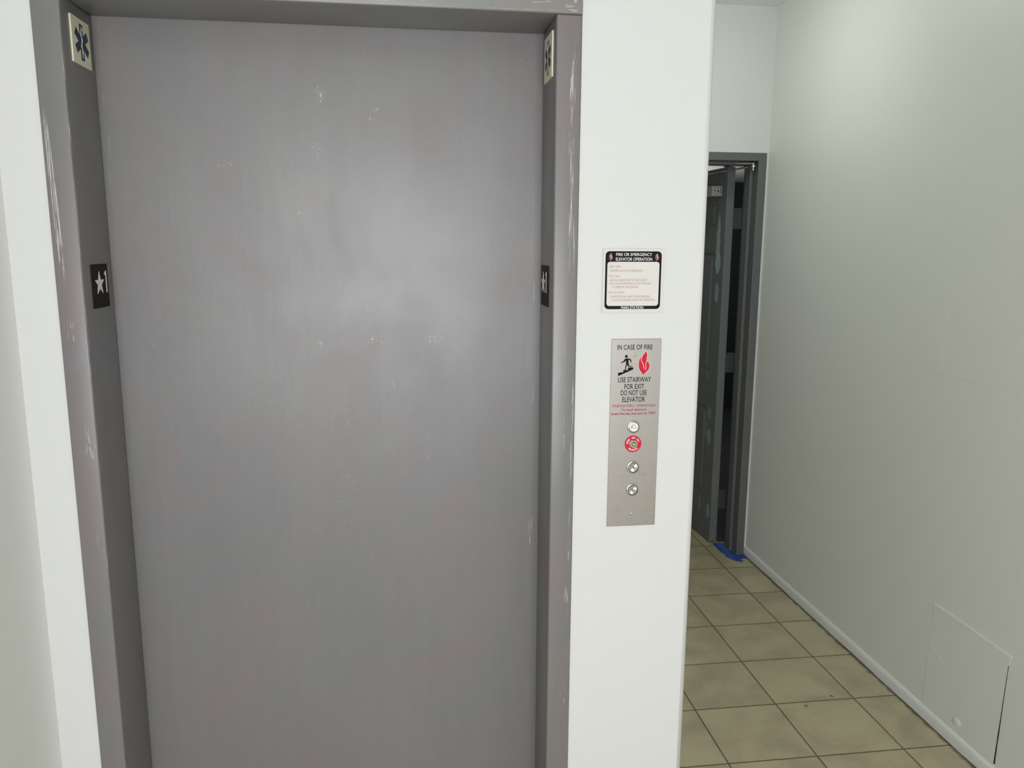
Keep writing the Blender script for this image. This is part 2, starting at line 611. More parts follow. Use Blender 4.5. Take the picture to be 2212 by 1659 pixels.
GOLD = plain('brass_key_core', (0.52, 0.46, 0.33), 0.3, 0.8)
TAPE = plain('blue_painters_tape', (0.022, 0.07, 0.33), 0.55, bump=0.5, freq=160)
GAPM = plain('dark_gap', (0.02, 0.018, 0.015), 0.9)
LENS = plain('white_button_lens', (0.72, 0.72, 0.71), 0.3)
CLOSER = plain('light_grey_closer_body', (0.30, 0.31, 0.29), 0.4)
DARKROOM = plain('painted_stairwell_darkness', (0.03, 0.034, 0.04), 0.8)  # near-black colour stands in for the stairwell's lack of light
STAIRWHITE = plain('stairwell_ceiling_paint', (0.8, 0.8, 0.78), 0.8)


def lamp_mat(name, col, strength):
    m = M(name, (0.9, 0.9, 0.9), 0.6)
    m.b.inputs['Emission Color'].default_value = (*col, 1)
    m.b.inputs['Emission Strength'].default_value = strength
    return m.mat


# ================================================================== SETTING
def struct(name, bm, mat, label, smooth=False, cat=None):
    o = finish(name, bm, mat, None, smooth)
    tag(o, label, cat, None, 'structure')
    return o


bm = bmesh.new()
box(bm, -3.2, 4.4, YREAR - 0.15, 7.0, -0.12, 0.0)
struct('floor', bm, FLOOR, 'beige square ceramic tiles with dark brown grout lines', cat='floor')

bm = bmesh.new()
box(bm, -3.2, XRW + 0.15, YREAR - 0.15, YB + 0.02, ZC, ZC + 0.12)
struct('ceiling', bm, CEIL, 'plain white painted ceiling over the corridor', cat='ceiling')

# elevator wall with the opening and the rounded corner into the corridor
R0 = 0.013
corner = [(XC - R0 + R0 * math.sin(math.radians(a)), R0 - R0 * math.cos(math.radians(a))) for a in range(0, 91, 10)]
bm = bmesh.new()
prism_xy(bm, [(XOR + 0.0012, 0.0)] + corner + [(XC, YB + 0.02), (XC - 0.16, YB + 0.02), (XC - 0.16, 0.22), (XOR + 0.0012, 0.22)], 0.0, ZC)
box(bm, XOL - 0.0012, XOR + 0.0012, 0.0, 0.22, ZH + 0.0672, ZC)
box(bm, XW - 0.15, XOL - 0.0012, 0.0, 0.22, 0.0, ZC)
box(bm, XW - 0.15, XOR + 0.1, 0.40, 0.50, 0.0, ZC)
o = finish('wall_elevator', bm, WALL, None, False)
for p in o.data.polygons:
    n = p.normal
    if abs(n.x) > 0.02 and abs(n.y) > 0.02 or (p.area < 0.02 * ZC):
        p.use_smooth = True
tag(o, 'bright white wall around the elevator with a rounded corner into the corridor', 'wall', None, 'structure')

bm = bmesh.new()
box(bm, XW - 0.15, XW, -1.35, 0.0, 0.0, ZC)
box(bm, -3.2, XW - 0.15, -1.35, -1.2, 0.0, ZC)
box(bm, -3.2, -3.05, YREAR, -1.35, 0.0, ZC)
struct('wall_left', bm, WALL_L, 'shaded white side wall meeting the elevator wall', cat='wall')

bm = bmesh.new()
box(bm, XRW, XRW + 0.15, YREAR - 0.15, YB + 0.02, 0.0, ZC)
struct('wall_right', bm, WALL_R, 'long white corridor wall with patched seams', cat='wall')

YBB = YB + 0.165                                        # back face of the corridor end wall
bm = bmesh.new()
box(bm, XC, XFL + 0.006, YB, YBB, 0.0, ZC)
box(bm, XFR - 0.006, XRW, YB, YBB, 0.0, ZC)
box(bm, XFL + 0.006, XFR - 0.006, YB, YBB, ZF - 0.006, ZC)
struct('wall_back', bm, WALL, 'white end wall of the corridor above the dark door frame', cat='wall')

# rear wall with the lobby window (behind the viewer)
WX0, WX1, WZ0, WZ1 = -0.82, 1.02, 0.58, 2.26
bm = bmesh.new()
box(bm, -3.2, WX0, YREAR - 0.15, YREAR, 0, ZC)
box(bm, WX1, XRW, YREAR - 0.15, YREAR, 0, ZC)
box(bm, WX0, WX1, YREAR - 0.15, YREAR, 0, WZ0)
box(bm, WX0, WX1, YREAR - 0.15, YREAR, WZ1, ZC)
struct('wall_rear', bm, WALL_L, 'white lobby wall with a wide window', cat='wall')
bm = bmesh.new()
for x0, x1, z0, z1 in ((WX0, WX1, WZ0, WZ0 + 0.05), (WX0, WX1, WZ1 - 0.05, WZ1), (WX0, WX0 + 0.05, WZ0, WZ1), (WX1 - 0.05, WX1, WZ0, WZ1)):
    box(bm, x0, x1, YREAR - 0.10, YREAR - 0.04, z0, z1)
struct('window_1', bm, plain('white_window_frame', (0.7, 0.7, 0.7), 0.4), 'white framed lobby window', cat='window')

# skirting along the right wall: low rounded moulding with a grimy foot
BT = 0.0112
bm = bmesh.new()
N = 90
prof = [(0, 0.004), (-BT, 0.0035), (-BT, 0.030), (-BT * 0.93, 0.038), (-BT * 0.70, 0.044), (-BT * 0.35, 0.0475), (0, 0.049)]
rows = []
for i in range(N + 1):
    y = YREAR + (YB - 0.0 - YREAR) * i / N
    jit = random.uniform(-0.0007, 0.0007)
    rows.append([bm.verts.new((XRW + px + (jit if k in (1,) else 0), y, pz + (random.uniform(-0.002, 0.001) if k in (0, 1) else 0))) for k, (px, pz) in enumerate(prof)])
for a, b in zip(rows, rows[1:]):
    for k in range(len(prof) - 1):
        bm.faces.new([a[k], a[k + 1], b[k + 1], b[k]])
bm.faces.new(rows[-1])
bm.faces.new(list(reversed(rows[0])))
struct('baseboard_right', bm, BASE, 'low white rounded skirting along the right wall', True, cat='baseboard')

# corridor end door: pressed metal frame
bm = bmesh.new()
YF0, YF1 = YB - 0.006, YBB + 0.004
Y_S0, Y_S1 = YB + 0.055, YBB - 0.045                    # door stop between the two rabbets
for x0, x1, xi, s in ((XFI, XFR, XFI, -1), (XFL, XFIL, XFIL, 1)):
    box(bm, x0, x1, YF0, YF1, 0.0, ZF, 0.0025, 2)
    a, b = (xi + s * 0.016, xi) if s < 0 else (xi, xi + s * 0.016)
    box(bm, a, b + 0.001, Y_S0, Y_S1, 0.0, ZFI + 0.001, 0.003, 2)
box(bm, XFIL - 0.001, XFI + 0.001, YF0, YF1, ZFI, ZF, 0.0025, 2)
box(bm, XFIL - 0.001, XFI + 0.001, Y_S0, Y_S1, ZFI - 0.016, ZFI + 0.001, 0.003, 2)
struct('trim_1', bm, DARK, 'dark grey metal door frame at the corridor end', cat='door frame')

HINGE = plain('painted_hinge_metal', (0.05, 0.053, 0.053), 0.3)
# the door leaf, swung open away from the viewer on its right-hand hinges
HX, HY = 1.9160, 2.5650                                  # near corner of the visible face
ANG = math.radians(3.0)
TH, LW, LZ0, LZ1 = 0.044, 0.90, 0.008, 2.128
dirv = Vector((-math.sin(ANG), math.cos(ANG), 0))       # along the leaf, away from the hinge
nrm = Vector((-math.cos(ANG), -math.sin(ANG), 0))       # visible face normal (towards the left)
door1 = empty('door_1', (HX, HY, 0), 'dark grey six-panel door standing open at the corridor end', 'door')
door1['kind'] = 'structure'


def lp(s, h, z):
    v = Vector((HX, HY, 0)) + dirv * s + nrm * h
    return Vector((v.x, v.y, z))


bm = bmesh.new()
panels = []
for s0, s1 in ((0.118, 0.400), (0.500, 0.782)):
    for z0, z1 in ((1.800, 1.962), (0.985, 1.670), (0.255, 0.790)):
        panels.append((s0, s1, z0, z1))
ss = sorted({0, LW} | {p[0] for p in panels} | {p[1] for p in panels})
zz = sorted({LZ0, LZ1} | {p[2] for p in panels} | {p[3] for p in panels})
for i in range(len(ss) - 1):
    for j in range(len(zz) - 1):
        a, b, c, d = ss[i], ss[i + 1], zz[j], zz[j + 1]
        isp = any(abs(a - p[0]) < 1e-6 and abs(c - p[2]) < 1e-6 and abs(b - p[1]) < 1e-6 and abs(d - p[3]) < 1e-6 for p in panels)
        rings = [(0, 0)]
        if isp:
            rings = [(0, 0), (0.007, -0.005), (0.016, -0.007), (0.028, -0.006), (0.040, -0.001)]
        prev = None
        for ins, hh in rings:
            r = [bm.verts.new(lp(u, hh, v)) for u, v in ((a + ins, c + ins), (b - ins, c + ins), (b - ins, d - ins), (a + ins, d - ins))]
            if prev:
                for k in range(4):
                    bm.faces.new([prev[k], prev[(k + 1) % 4], r[(k + 1) % 4], r[k]])
            prev = r
        bm.faces.new(prev)
bmesh.ops.remove_doubles(bm, verts=bm.verts, dist=1e-5)
c8 = {}
for k, (s, h, z) in enumerate([(s, h, z) for s in (0, LW) for h in (0, -TH) for z in (LZ0, LZ1)]):
    c8[(s, h, z)] = bm.verts.new(lp(s, h, z))
for quad in ([(0, 0, LZ0), (0, 0, LZ1), (0, -TH, LZ1), (0, -TH, LZ0)], [(LW, 0, LZ0), (LW, -TH, LZ0), (LW, -TH, LZ1), (LW, 0, LZ1)],
             [(0, -TH, LZ0), (0, -TH, LZ1), (LW, -TH, LZ1), (LW, -TH, LZ0)], [(0, 0, LZ1), (LW, 0, LZ1), (LW, -TH, LZ1), (0, -TH, LZ1)],
             [(0, 0, LZ0), (0, -TH, LZ0), (LW, -TH, LZ0), (LW, 0, LZ0)]):
    bm.faces.new([c8[q] for q in quad])
finish('leaf', bm, LEAF, door1)
for z0, z1 in ((1.800, 1.912), (1.008, 1.120), (0.208, 0.322)):
    bm = bmesh.new()
    # leaf screwed to the door edge, leaf on the frame, knuckle barrel between
    x0 = HX + TH - 0.003
    box(bm, x0, XFI, HY - 0.006, HY - 0.003, z0, z1, 0.0006, 1)
    box(bm, XFI - 0.0025, XFI, Y_S1, HY + 0.004, z0, z1)
    cyl(bm, (HX + TH + 0.016, HY + 0.004, z0), (HX + TH + 0.016, HY + 0.004, z1), 0.0065, n=20)
    for kz in (0.2, 0.5, 0.8):
        cyl(bm, (HX + TH + 0.028, HY - 0.0058, z0 + (z1 - z0) * kz), (HX + TH + 0.028, HY - 0.0072, z0 + (z1 - z0) * kz), 0.0036, 0.003, n=16)
    finish('hinge', bm, HINGE, door1, True)
# closer body on the visible face, with its end plate towards the viewer
bm = bmesh.new()
a0 = len(bm.verts)
box(bm, 0, 0.27, 0.0, 0.062, 1.977, 2.032, 0.004, 3)
for v in bm.verts:
    v.co = lp(0.055 + v.co.x, v.co.y, v.co.z)
closer = finish('door_closer', bm, CLOSER, door1, True)
closer['label'] = 'light grey door closer body'
bm = bmesh.new()


def cap_disc(bm, h, z, r, out, n=24, rin=None):
    c0 = lp(0.055, h, z)
    d = -dirv
    if rin is None:
        cyl(bm, c0 - d * 0.001, c0 + d * out, r, r * 0.9, n)
    else:
        lathe(bm, c0, d, [(r, 0), (r, out), (rin, out), (rin, 0)], n)


cap_disc(bm, 0.040, 2.004, 0.019, 0.0006, rin=0.0178)
cap_disc(bm, 0.044, 2.007, 0.0045, 0.0012)
cap_disc(bm, 0.026, 2.003, 0.0045, 0.0012)
q = [(0.010, 1.987), (0.013, 1.987), (0.0125, 2.002), (0.011, 2.006), (0.0125, 2.010), (0.012, 2.022), (0.009, 2.022), (0.0095, 2.008), (0.009, 2.003), (0.010, 1.998)]
pc = Plane(lp(0.055, 0, 0), nrm, (0, 0, 1))
sgn = 1 if pc.N.dot(-dirv) > 0 else -1
flat(bm, pc, q, 0, 0.0008 * sgn)
finish('adjusting_screw', bm, GAPM, closer)
# arm: spindle post, lower rod to the elbow, upper rod back to the bracket under the head
EL = Vector((1.9770, 2.385, 2.116))
SP = Vector((1.862, 2.742, 2.100))
SH = Vector((1.885, 2.455, 2.1235))
arm = bmesh.new()
cyl(arm, (SP.x, SP.y, 2.030), (SP.x, SP.y, SP.z + 0.006), 0.011, n=20)
mid = SP.lerp(EL, 0.42)
cyl(arm, SP, mid, 0.0085, 0.007, n=16)
cyl(arm, mid, EL, 0.0045, n=16)
lathe(arm, mid, (EL - SP), [(0.0, -0.012), (0.0095, -0.010), (0.0105, 0.0), (0.0085, 0.010), (0.0, 0.012)], 20)
lathe(arm, mid.lerp(EL, 0.75), (EL - SP), [(0.0, -0.008), (0.008, -0.007), (0.008, 0.007), (0.0, 0.008)], 8)
cyl(arm, EL + Vector((0, 0, -0.020)), EL + Vector((0, 0, 0.016)), 0.0055, n=18)
lathe(arm, EL, (0, 0, 1), [(0.0, -0.007), (0.011, -0.006), (0.012, 0.0), (0.011, 0.006), (0.0, 0.007)], 24)
lathe(arm, EL, (0, 0, 1), [(0.0, -0.024), (0.006, -0.022), (0.006, -0.018), (0.0, -0.017)], 6)
d2 = (SH - EL)
sd = Vector((0, 0, 1)).cross(d2).normalized()
vs = []
for t in (0, 1):
    pnt = EL.lerp(SH, t) + Vector((0, 0, 0.012))
    for w in (-1, 1):
        for hgt in (-0.0025, 0.0025):
            vs.append(arm.verts.new(pnt + sd * 0.008 * w + Vector((0, 0, hgt))))
for f in ((0, 1, 3, 2), (4, 6, 7, 5), (0, 4, 5, 1), (2, 3, 7, 6), (0, 2, 6, 4), (1, 5, 7, 3)):
    arm.faces.new([vs[i] for i in f])
ao = finish('closer_arm', arm, CHROME, door1, True)
ao['label'] = 'shiny metal closer arm'
bm = bmesh.new()
box(bm, SH.x - 0.02, SH.x + 0.02, SH.y - 0.03, SH.y + 0.05, ZFI - 0.0215, ZFI - 0.0155, 0.001, 1)
finish('arm_bracket', bm, HINGE, door1, False)

# stairwell beyond the open door
bm = bmesh.new()
box(bm, 0.30, 0.45, YBB, 7.0, 0, 2.9)  # unseen wall, kept white so it throws light onto the leaf
struct('wall_stairwell_left', bm, STAIRWHITE, 'unseen stairwell wall made pale to bounce light onto the open door', cat='wall')
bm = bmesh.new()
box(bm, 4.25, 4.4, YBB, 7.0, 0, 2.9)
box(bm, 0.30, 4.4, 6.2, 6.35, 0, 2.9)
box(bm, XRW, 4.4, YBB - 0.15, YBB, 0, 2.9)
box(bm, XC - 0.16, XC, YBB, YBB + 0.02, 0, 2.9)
struct('wall_stairwell', bm, DARKROOM, 'stairwell walls coloured near-black for darkness, seen through the gap beside the open door', cat='wall')
bm = bmesh.new()
box(bm, 0.30, 4.4, YBB, 7.0, 2.34, 2.46)
struct('ceiling_stairwell', bm, STAIRWHITE, 'pale stairwell ceiling glimpsed above the open door', cat='ceiling')

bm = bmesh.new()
box(bm, HX + TH + 0.012, 4.25, YBB + 0.03, 6.2, 0.0, 0.003)  # thin sheet over the tiles, painting in the darkness behind the leaf
struct('floor_shade_sheet', bm, DARKROOM, 'added near-black sheet darkening the stairwell floor behind the open door', cat='floor')

# ================================================================== ELEVATOR
elev = empty('elevator_entrance', (0.03, 0, 0), 'wide grey-painted elevator entrance, blotchy closed door recessed in a scuffed frame', 'elevator')
for x0, x1, inner in ((XOL, XL, 1), (XR, XOR, -1)):
    bm = bmesh.new()
    box(bm, x0, x1, -0.006, D - 0.0035, 0.0, ZH, 0.0035, 3)
    if inner > 0:
        box(bm, x0, x1 - 0.006, D - 0.004, D + 0.06, 0.0, ZH)
    else:
        box(bm, x0 + 0.006, x1, D - 0.004, D + 0.06, 0.0, ZH)
    finish('jamb', bm, FRAME_PAINT, elev, True)
bm = bmesh.new()
box(bm, XOL - 0.0005, XOR + 0.0005, -0.0085, D - 0.0035, ZH, ZH + 0.066, 0.003, 3)
box(bm, XOL, XOR, D - 0.004, D + 0.06, ZH + 0.006, ZH + 0.066)
finish('header', bm, HEAD_PAINT, elev, True)

bm = bmesh.new()
box(bm, XL - 0.02, XR + 0.02, D, D + 0.032, 0.006, ZH + 0.03, 0.0)
finish('door_panel', bm, DOOR_PAINT, elev)

# ---- signs on the two jamb returns
PL_L = Plane((XL, 0, 0), (0, 1, 0), (0, 0, 1))          # left return, seen facing left; u = y
PL_R = Plane((XR, 0, 0), (0, -1, 0), (0, 0, 1))         # right return; u = -y


def number_plate(pl, u0, u1, z0, z1, star, one, label):
    t = empty('floor_number_plate', pl.p((u0 + u1) / 2, z0), label, 'sign', 'star and 1 floor plates')
    bm = bmesh.new()
    flat(bm, pl, rrect(u0, u1, z0, z1, 0.0012, 2), 0.0, 0.0022)
    finish('plate', bm, BLACKPLATE, t)
    bm = bmesh.new()
    cu, cv, R1 = star
    pts = []
    for i in range(10):
        r = R1 if i % 2 == 0 else R1 * 0.40
        a = math.radians(90 + 36 * i)
        pts.append((cu + r * math.cos(a), cv + r * math.sin(a)))
    flat(bm, pl, pts, 0.0020, 0.0029)
    finish('star_symbol', bm, RAISED, t)
    bm = bmesh.new()
    ou, v0, v1, w = one
    flat(bm, pl, [(ou - w / 2, v0), (ou + w / 2, v0), (ou + w / 2, v1), (ou - w * 0.3, v1), (ou - w * 2.0, v1 - 0.0045), (ou - w * 2.0, v1 - 0.0085), (ou - w / 2, v1 - 0.0065)], 0.0020, 0.0029)
    finish('numeral', bm, RAISED, t)
    return t


number_plate(PL_L, 0.0343, 0.1183, 1.5801, 1.6673, (0.0712, 1.6285, 0.0245), (0.1073, 1.6092, 1.6535, 0.0036),
             'black floor plate with white star and 1, left of the elevator door')
number_plate(PL_R, -0.1271, -0.0411, 1.5789, 1.6664, (-0.0990, 1.6280, 0.0245), (-0.0628, 1.6080, 1.6525, 0.0036),
             'black floor plate with white star and 1 on the elevator jamb nearest the call station')


def star_of_life(pl, u0, u1, z0, z1, cu, cv, R1, label):
    t = empty('star_of_life_plate', pl.p((u0 + u1) / 2, z0), label, 'sign', 'stretcher elevator symbol plates')
    bm = bmesh.new()
    flat(bm, pl, rrect(u0, u1, z0, z1, 0.0015, 2), 0.0, 0.0030)
    finish('plate', bm, CREAM, t)
    bm = bmesh.new()
    w = R1 * 0.235
    ri = 2 * w * 0.98
    pts = []
    for k in range(6):
        a = math.radians(90 + 60 * k)
        d = Vector((math.cos(a), math.sin(a)))
        nn = Vector((-d.y, d.x))
        pts += [tuple(Vector((cu, cv)) + d * R1 - nn * w), tuple(Vector((cu, cv)) + d * R1 + nn * w)]
        a2 = a + math.radians(30)
        pts.append((cu + ri * math.cos(a2), cv + ri * math.sin(a2)))
    flat(bm, pl, pts, 0.0028, 0.0033)
    s = finish('star_symbol', bm, NAVY, t)
    bm = bmesh.new()
    ribbon(bm, pl, [(cu, cv - R1 * 0.86), (cu, cv + R1 * 0.86)], R1 * 0.05, 0.0032, 0.0035)
    sn = [(cu + math.sin(i / 24 * math.pi * 4.2 + 0.6) * R1 * 0.10 * (0.7 + 0.5 * i / 24), cv - R1 * 0.62 + R1 * 1.38 * i / 24) for i in range(25)]
    ribbon(bm, pl, sn, R1 * 0.075, 0.0032, 0.0036)
    finish('snake_staff', bm, WHITEINK, t)
    return t


star_of_life(PL_L, 0.0358, 0.1236, 2.0469, 2.1327, 0.0815, 2.0902, 0.0335, 'cream plate with a navy six-pointed star, high left of the elevator door')
star_of_life(PL_R, -0.1153, -0.0269, 2.0466, 2.1353, -0.0712, 2.0908, 0.0335, 'cream plate with a navy six-pointed star on the jamb nearest the call station')

# ================================================================== WALL SIGN
PW = Plane((0, 0, 0), (1, 0, 0), (0, 0, 1))             # normal = -y, towards the lobby
sign = empty('fire_service_sign', (0.664, 0, 1.570), 'square clear-edged FIRE OR EMERGENCY ELEVATOR OPERATION sign above the steel call station', 'sign')
bm = bmesh.new()
flat(bm, PW, rrect(0.5976, 0.7309, 1.5702, 1.7042, 0.0015, 3), 0.0, 0.0030)
finish('acrylic_plate', bm, CLEAR, sign)
bm = bmesh.new()
flat(bm, PW, rrect(0.6026 - 0.0008, 0.7240 + 0.0008, 1.5773 - 0.0008, 1.6985 + 0.0008, 0.0088), 0.0028, 0.00315)
finish('white_outline', bm, WHITEINK, sign)
bm = bmesh.new()
flat(bm, PW, rrect(0.6026, 0.7240, 1.5773, 1.6985, 0.0085), 0.0028, 0.0034)
finish('black_border', bm, BLACK, sign)
bm = bmesh.new()
flat(bm, PW, rrect(0.6072, 0.7194, 1.5845, 1.6764, 0.0058), 0.0030, 0.00362)
finish('inner_outline', bm, WHITEINK, sign)
bm = bmesh.new()
flat(bm, PW, rrect(0.6076, 0.7190, 1.5849, 1.6760, 0.0055), 0.0030, 0.00375)
finish('text_field', bm, FACE, sign)
bm = bmesh.new()
for s_, a, b, c, d in (('FIRE OR EMERGENCY', 0.6253, 0.7026, 1.6886, 1.6952), ('ELEVATOR OPERATION', 0.6248, 0.703, 1.6788, 1.6857)):
    put_text(bm, PW, s_, a, b, c, d, 0.0037, 0.0)
o = finish('heading_lettering', bm, WHITEINK, sign, recalc=False)
o['label'] = 'white lettering on the black border'
bm = bmesh.new()
put_text(bm, PW, 'MAIN STATION', 0.6389, 0.6872, 1.5781, 1.5836, 0.0037, 0.0)
finish('footer_lettering', bm, WHITEINK, sign, recalc=False)
bm = bmesh.new()
for s_, a, b, c, d in (('KEY OFF:', 0.6113, 0.6366, 1.6639, 1.6693), ('- NORMAL ELEVATOR OPERATION', 0.6115, 0.6832, 1.6558, 1.6607),
                       ('KEY ON:', 0.6111, 0.6343, 1.6444, 1.6492), ('- RECALLS ELEVATORS TO THIS FLOOR', 0.6114, 0.6922, 1.636, 1.641),
                       ('- KEY CAN BE REMOVED IN THIS POSITION', 0.6112, 0.7018, 1.629, 1.6338), ('TO OPERATE CAR STATION', 0.6181, 0.6746, 1.6216, 1.6266),
                       ('KEY BY-PASS:', 0.611, 0.6458, 1.6105, 1.6152), ('- OVERRIDES HEAT AND SMOKE SENSORS', 0.611, 0.7007, 1.6018, 1.6066),
                       ('TO ALLOW NORMAL ELEVATOR OPERATION', 0.6178, 0.7114, 1.5946, 1.5996)):
    put_text(bm, PW, s_, a, b, c, d, 0.0039, -0.004)
o = finish('instruction_lettering', bm, PINKGREY, sign, recalc=False)
o['label'] = 'faded red instruction lettering'

FL = [(0.6968, 1.487), (0.6996, 1.4820), (0.7, 1.4773), (0.6998, 1.4676), (0.7045, 1.4615), (0.706, 1.4542), (0.7038, 1.4463), (0.6985, 1.4409), (0.6927, 1.4351), (0.6885, 1.441), (0.684, 1.4472),
      (0.6821, 1.4545), (0.6822, 1.463), (0.6838, 1.4703), (0.6885, 1.4762), (0.6933, 1.481)]
F1 = [(0.6892, 1.4768), (0.6873, 1.4678), (0.6923, 1.458), (0.6938, 1.4489)]
F2 = [(0.7, 1.4668), (0.6976, 1.4579), (0.6983, 1.4506), (0.697, 1.4458)]
FC = (0.6941, 1.4611)


def flame(bmr, bmp, pl, cu, cv, k, h):
    def t(p, e=1.0): return (cu + (p[0] - FC[0]) * k * e, cv + (p[1] - FC[1]) * k * e)
    # split the outline so the two tips stay sharp
    seg = [t(p) for p in FL]
    sm = smooth_pts(seg[0:9], False, 4)[:-1] + smooth_pts(seg[8:] + [seg[0]], False, 4)[:-1]
    big = []
    n = len(sm)
    for i in range(n):
        a, b = Vector(sm[i - 1]), Vector(sm[(i + 1) % n])
        dd = (b - a).normalized()
        big.append((sm[i][0] - dd.y * 0.0006 * k * 1.2, sm[i][1] + dd.x * 0.0006 * k * 1.2))
    flat(bmp, pl, big, h - 0.0001, h + 0.0001)
    flat(bmr, pl, sm, h, h + 0.0002)
    for F in (F1, F2):
        ribbon(bmp, pl, smooth_pts([t(p) for p in F], False, 6), 0.0011 * k, h + 0.0001, h + 0.0003, False)


for cu in (0.6141, 0.7138):
    r_, p_ = bmesh.new(), bmesh.new()
    flame(r_, p_, PW, cu, 1.6866, 0.30, 0.0036)
    for F in ([(0.6900, 1.480), (0.6950, 1.462), (0.6920, 1.445)], [(0.6960, 1.476), (0.7010, 1.460), (0.6960, 1.446)]):
        ribbon(p_, PW, [(cu + (a - FC[0]) * 0.30, 1.6866 + (b - FC[1]) * 0.30) for a, b in F], 0.0007, 0.0037, 0.0039)
    fo = finish('flame_symbol', r_, DEEPRED, sign)
    finish('flame_outline', p_, PALE, fo)

# ================================================================== CALL STATION
st = empty('call_station', (0.676, 0, 1.095), 'tall brushed steel elevator call station with two round buttons and a red fire key switch', 'elevator call panel')
PX0, PX1, PZ0, PZ1 = 0.6212, 0.7311, 1.0952, 1.5138
bm = bmesh.new()
box(bm, PX0, PX1, -0.0024, 0.0, PZ0, PZ1, 0.0008, 2)
finish('faceplate', bm, STEEL, st)
H = 0.0024
bm = bmesh.new()
put_text(bm, PW, 'IN CASE OF FIRE', 0.634, 0.7113, 1.4908, 1.5018, H + 0.0002, 0.010)
finish('heading_lettering', bm, BLACK, st, recalc=False)
bm = bmesh.new()
for s_, a, b, c, d in (('USE STAIRWAY', 0.6371, 0.7105, 1.4203, 1.4318), ('FOR EXIT', 0.652, 0.6956, 1.4052, 1.4166),
                       ('DO NOT USE', 0.6443, 0.7019, 1.3914, 1.4028), ('ELEVATOR', 0.6479, 0.6987, 1.3767, 1.3883)):
    put_text(bm, PW, s_, a, b, c, d, H + 0.0002, 0.010)
o = finish('warning_lettering', bm, BLACK, st, recalc=False)
o['label'] = 'black warning lettering'
bm = bmesh.new()
put_text(bm, PW, "FIREFIGHTERS' OPERATION", 0.6266, 0.7218, 1.3654, 1.3714, H + 0.0002, 0.004)
put_text(bm, PW, 'To recall elevators', 0.6465, 0.702, 1.3572, 1.3621, H + 0.0002, 0.022)
put_text(bm, PW, 'Insert fire key and turn to "ON"', 0.6246, 0.7233, 1.3485, 1.3538, H + 0.0002, 0.022)
o = finish('firefighter_lettering', bm, DARKRED, st, recalc=False)
o['label'] = 'dark red lettering'
# stairs and running figure
bm = bmesh.new()
flat(bm, PW, [(0.637, 1.4412), (0.6483, 1.4421), (0.6484, 1.4469), (0.6584, 1.447), (0.6585, 1.4522), (0.6702, 1.4523), (0.6703, 1.448), (0.6371, 1.4336)], H - 0.0001, H + 0.0003)
hc = (0.6541, 1.4763)
flat(bm, PW, [(hc[0] + 0.0031 * math.cos(i * math.pi / 12), hc[1] + 0.0031 * math.sin(i * math.pi / 12)) for i in range(24)], H - 0.0001, H + 0.0003)
flat(bm, PW, [(0.6517, 1.4717), (0.6591, 1.4722), (0.665, 1.4695), (0.6658, 1.463), (0.6638, 1.4628), (0.6626, 1.4679), (0.6592, 1.4688), (0.6594, 1.4621), (0.6611, 1.4558), (0.6677, 1.455), (0.6678, 1.4535), (0.6586, 1.4541), (0.6564, 1.4585),
              (0.6547, 1.4537), (0.6537, 1.447), (0.6517, 1.4471), (0.6526, 1.4537), (0.6539, 1.461), (0.6533, 1.467), (0.6495, 1.4635), (0.6419, 1.462), (0.6416, 1.4633), (0.6472, 1.4653)], H - 0.0001, H + 0.0003)
finish('stairway_pictogram', bm, BLACK, st)
r_, p_ = bmesh.new(), bmesh.new()
flame(r_, p_, PW, FC[0], FC[1], 1.0, H)
fo = finish('flame_symbol', r_, RED, st)
fo['label'] = 'red flame symbol'
finish('flame_outline', p_, PALE, fo)


def Q(u, v, h): return (u, -h, v)


def dome_screw(u, v, r):
    bm = bmesh.new()
    lathe(bm, Q(u, v, H), (0, -1, 0), [(r, 0), (r * 0.95, r * 0.22), (r * 0.7, r * 0.42), (r * 0.38, r * 0.50), (r * 0.36, r * 0.2), (0, r * 0.2)], 24)
    finish('screw', bm, RINGST, st, True)


dome_screw(0.6734, 1.4789, 0.0030)
dome_screw(0.6768, 1.1231, 0.0029)


def button(u, v, name, cap_mat, r=0.0143):
    bm = bmesh.new()
    lathe(bm, Q(u, v, H), (0, -1, 0), [(r, 0), (r, 0.0012), (r * 0.93, 0.0030), (r * 0.82, 0.0034), (r * 0.795, 0.0028), (r * 0.79, 0.0)], 56)
    ring = finish(name, bm, RINGST, st, True)
    bm = bmesh.new()
    lathe(bm, Q(u, v, H), (0, -1, 0), [(r * 0.80, 0.0004), (0, 0.0004)], 40)
    finish('gap', bm, GAPM, ring)
    bm = bmesh.new()
    lathe(bm, Q(0, 0, 0), (0, -1, 0), [(r * 0.72, -0.001), (r * 0.72, 0.0026), (r * 0.69, 0.0032), (r * 0.10, 0.0024), (0, 0.0024)], 56)
    cap = finish('push_cap', bm, cap_mat, None, True)
    cap.location = (u, -H, v)
    cap.parent = ring
    return ring


b1 = button(0.6749, 1.3210, 'indicator_light', LENS)
bm = bmesh.new()
ribbon(bm, PW, smooth_pts([(0.6675, 1.3188), (0.6690, 1.3196), (0.6700, 1.3228), (0.6712, 1.3245), (0.6728, 1.3262), (0.6760, 1.3260), (0.6795, 1.3225), (0.6808, 1.3190), (0.6822, 1.3185)], False, 4), 0.0005, H + 0.0034, H + 0.0036)
ribbon(bm, PW, [(0.6700, 1.3188), (0.6705, 1.3192), (0.6740, 1.3194), (0.6822, 1.3188)], 0.0005, H + 0.0034, H + 0.0036)
ribbon(bm, PW, [(0.6706, 1.3192), (0.6708, 1.3225), (0.6725, 1.3240)], 0.0005, H + 0.0034, H + 0.0036)
finish('helmet_symbol', bm, GAPM, b1)
b2 = button(0.6767, 1.2304, 'call_button', SPUN)
b3 = button(0.6767, 1.1790, 'call_button', SPUN)
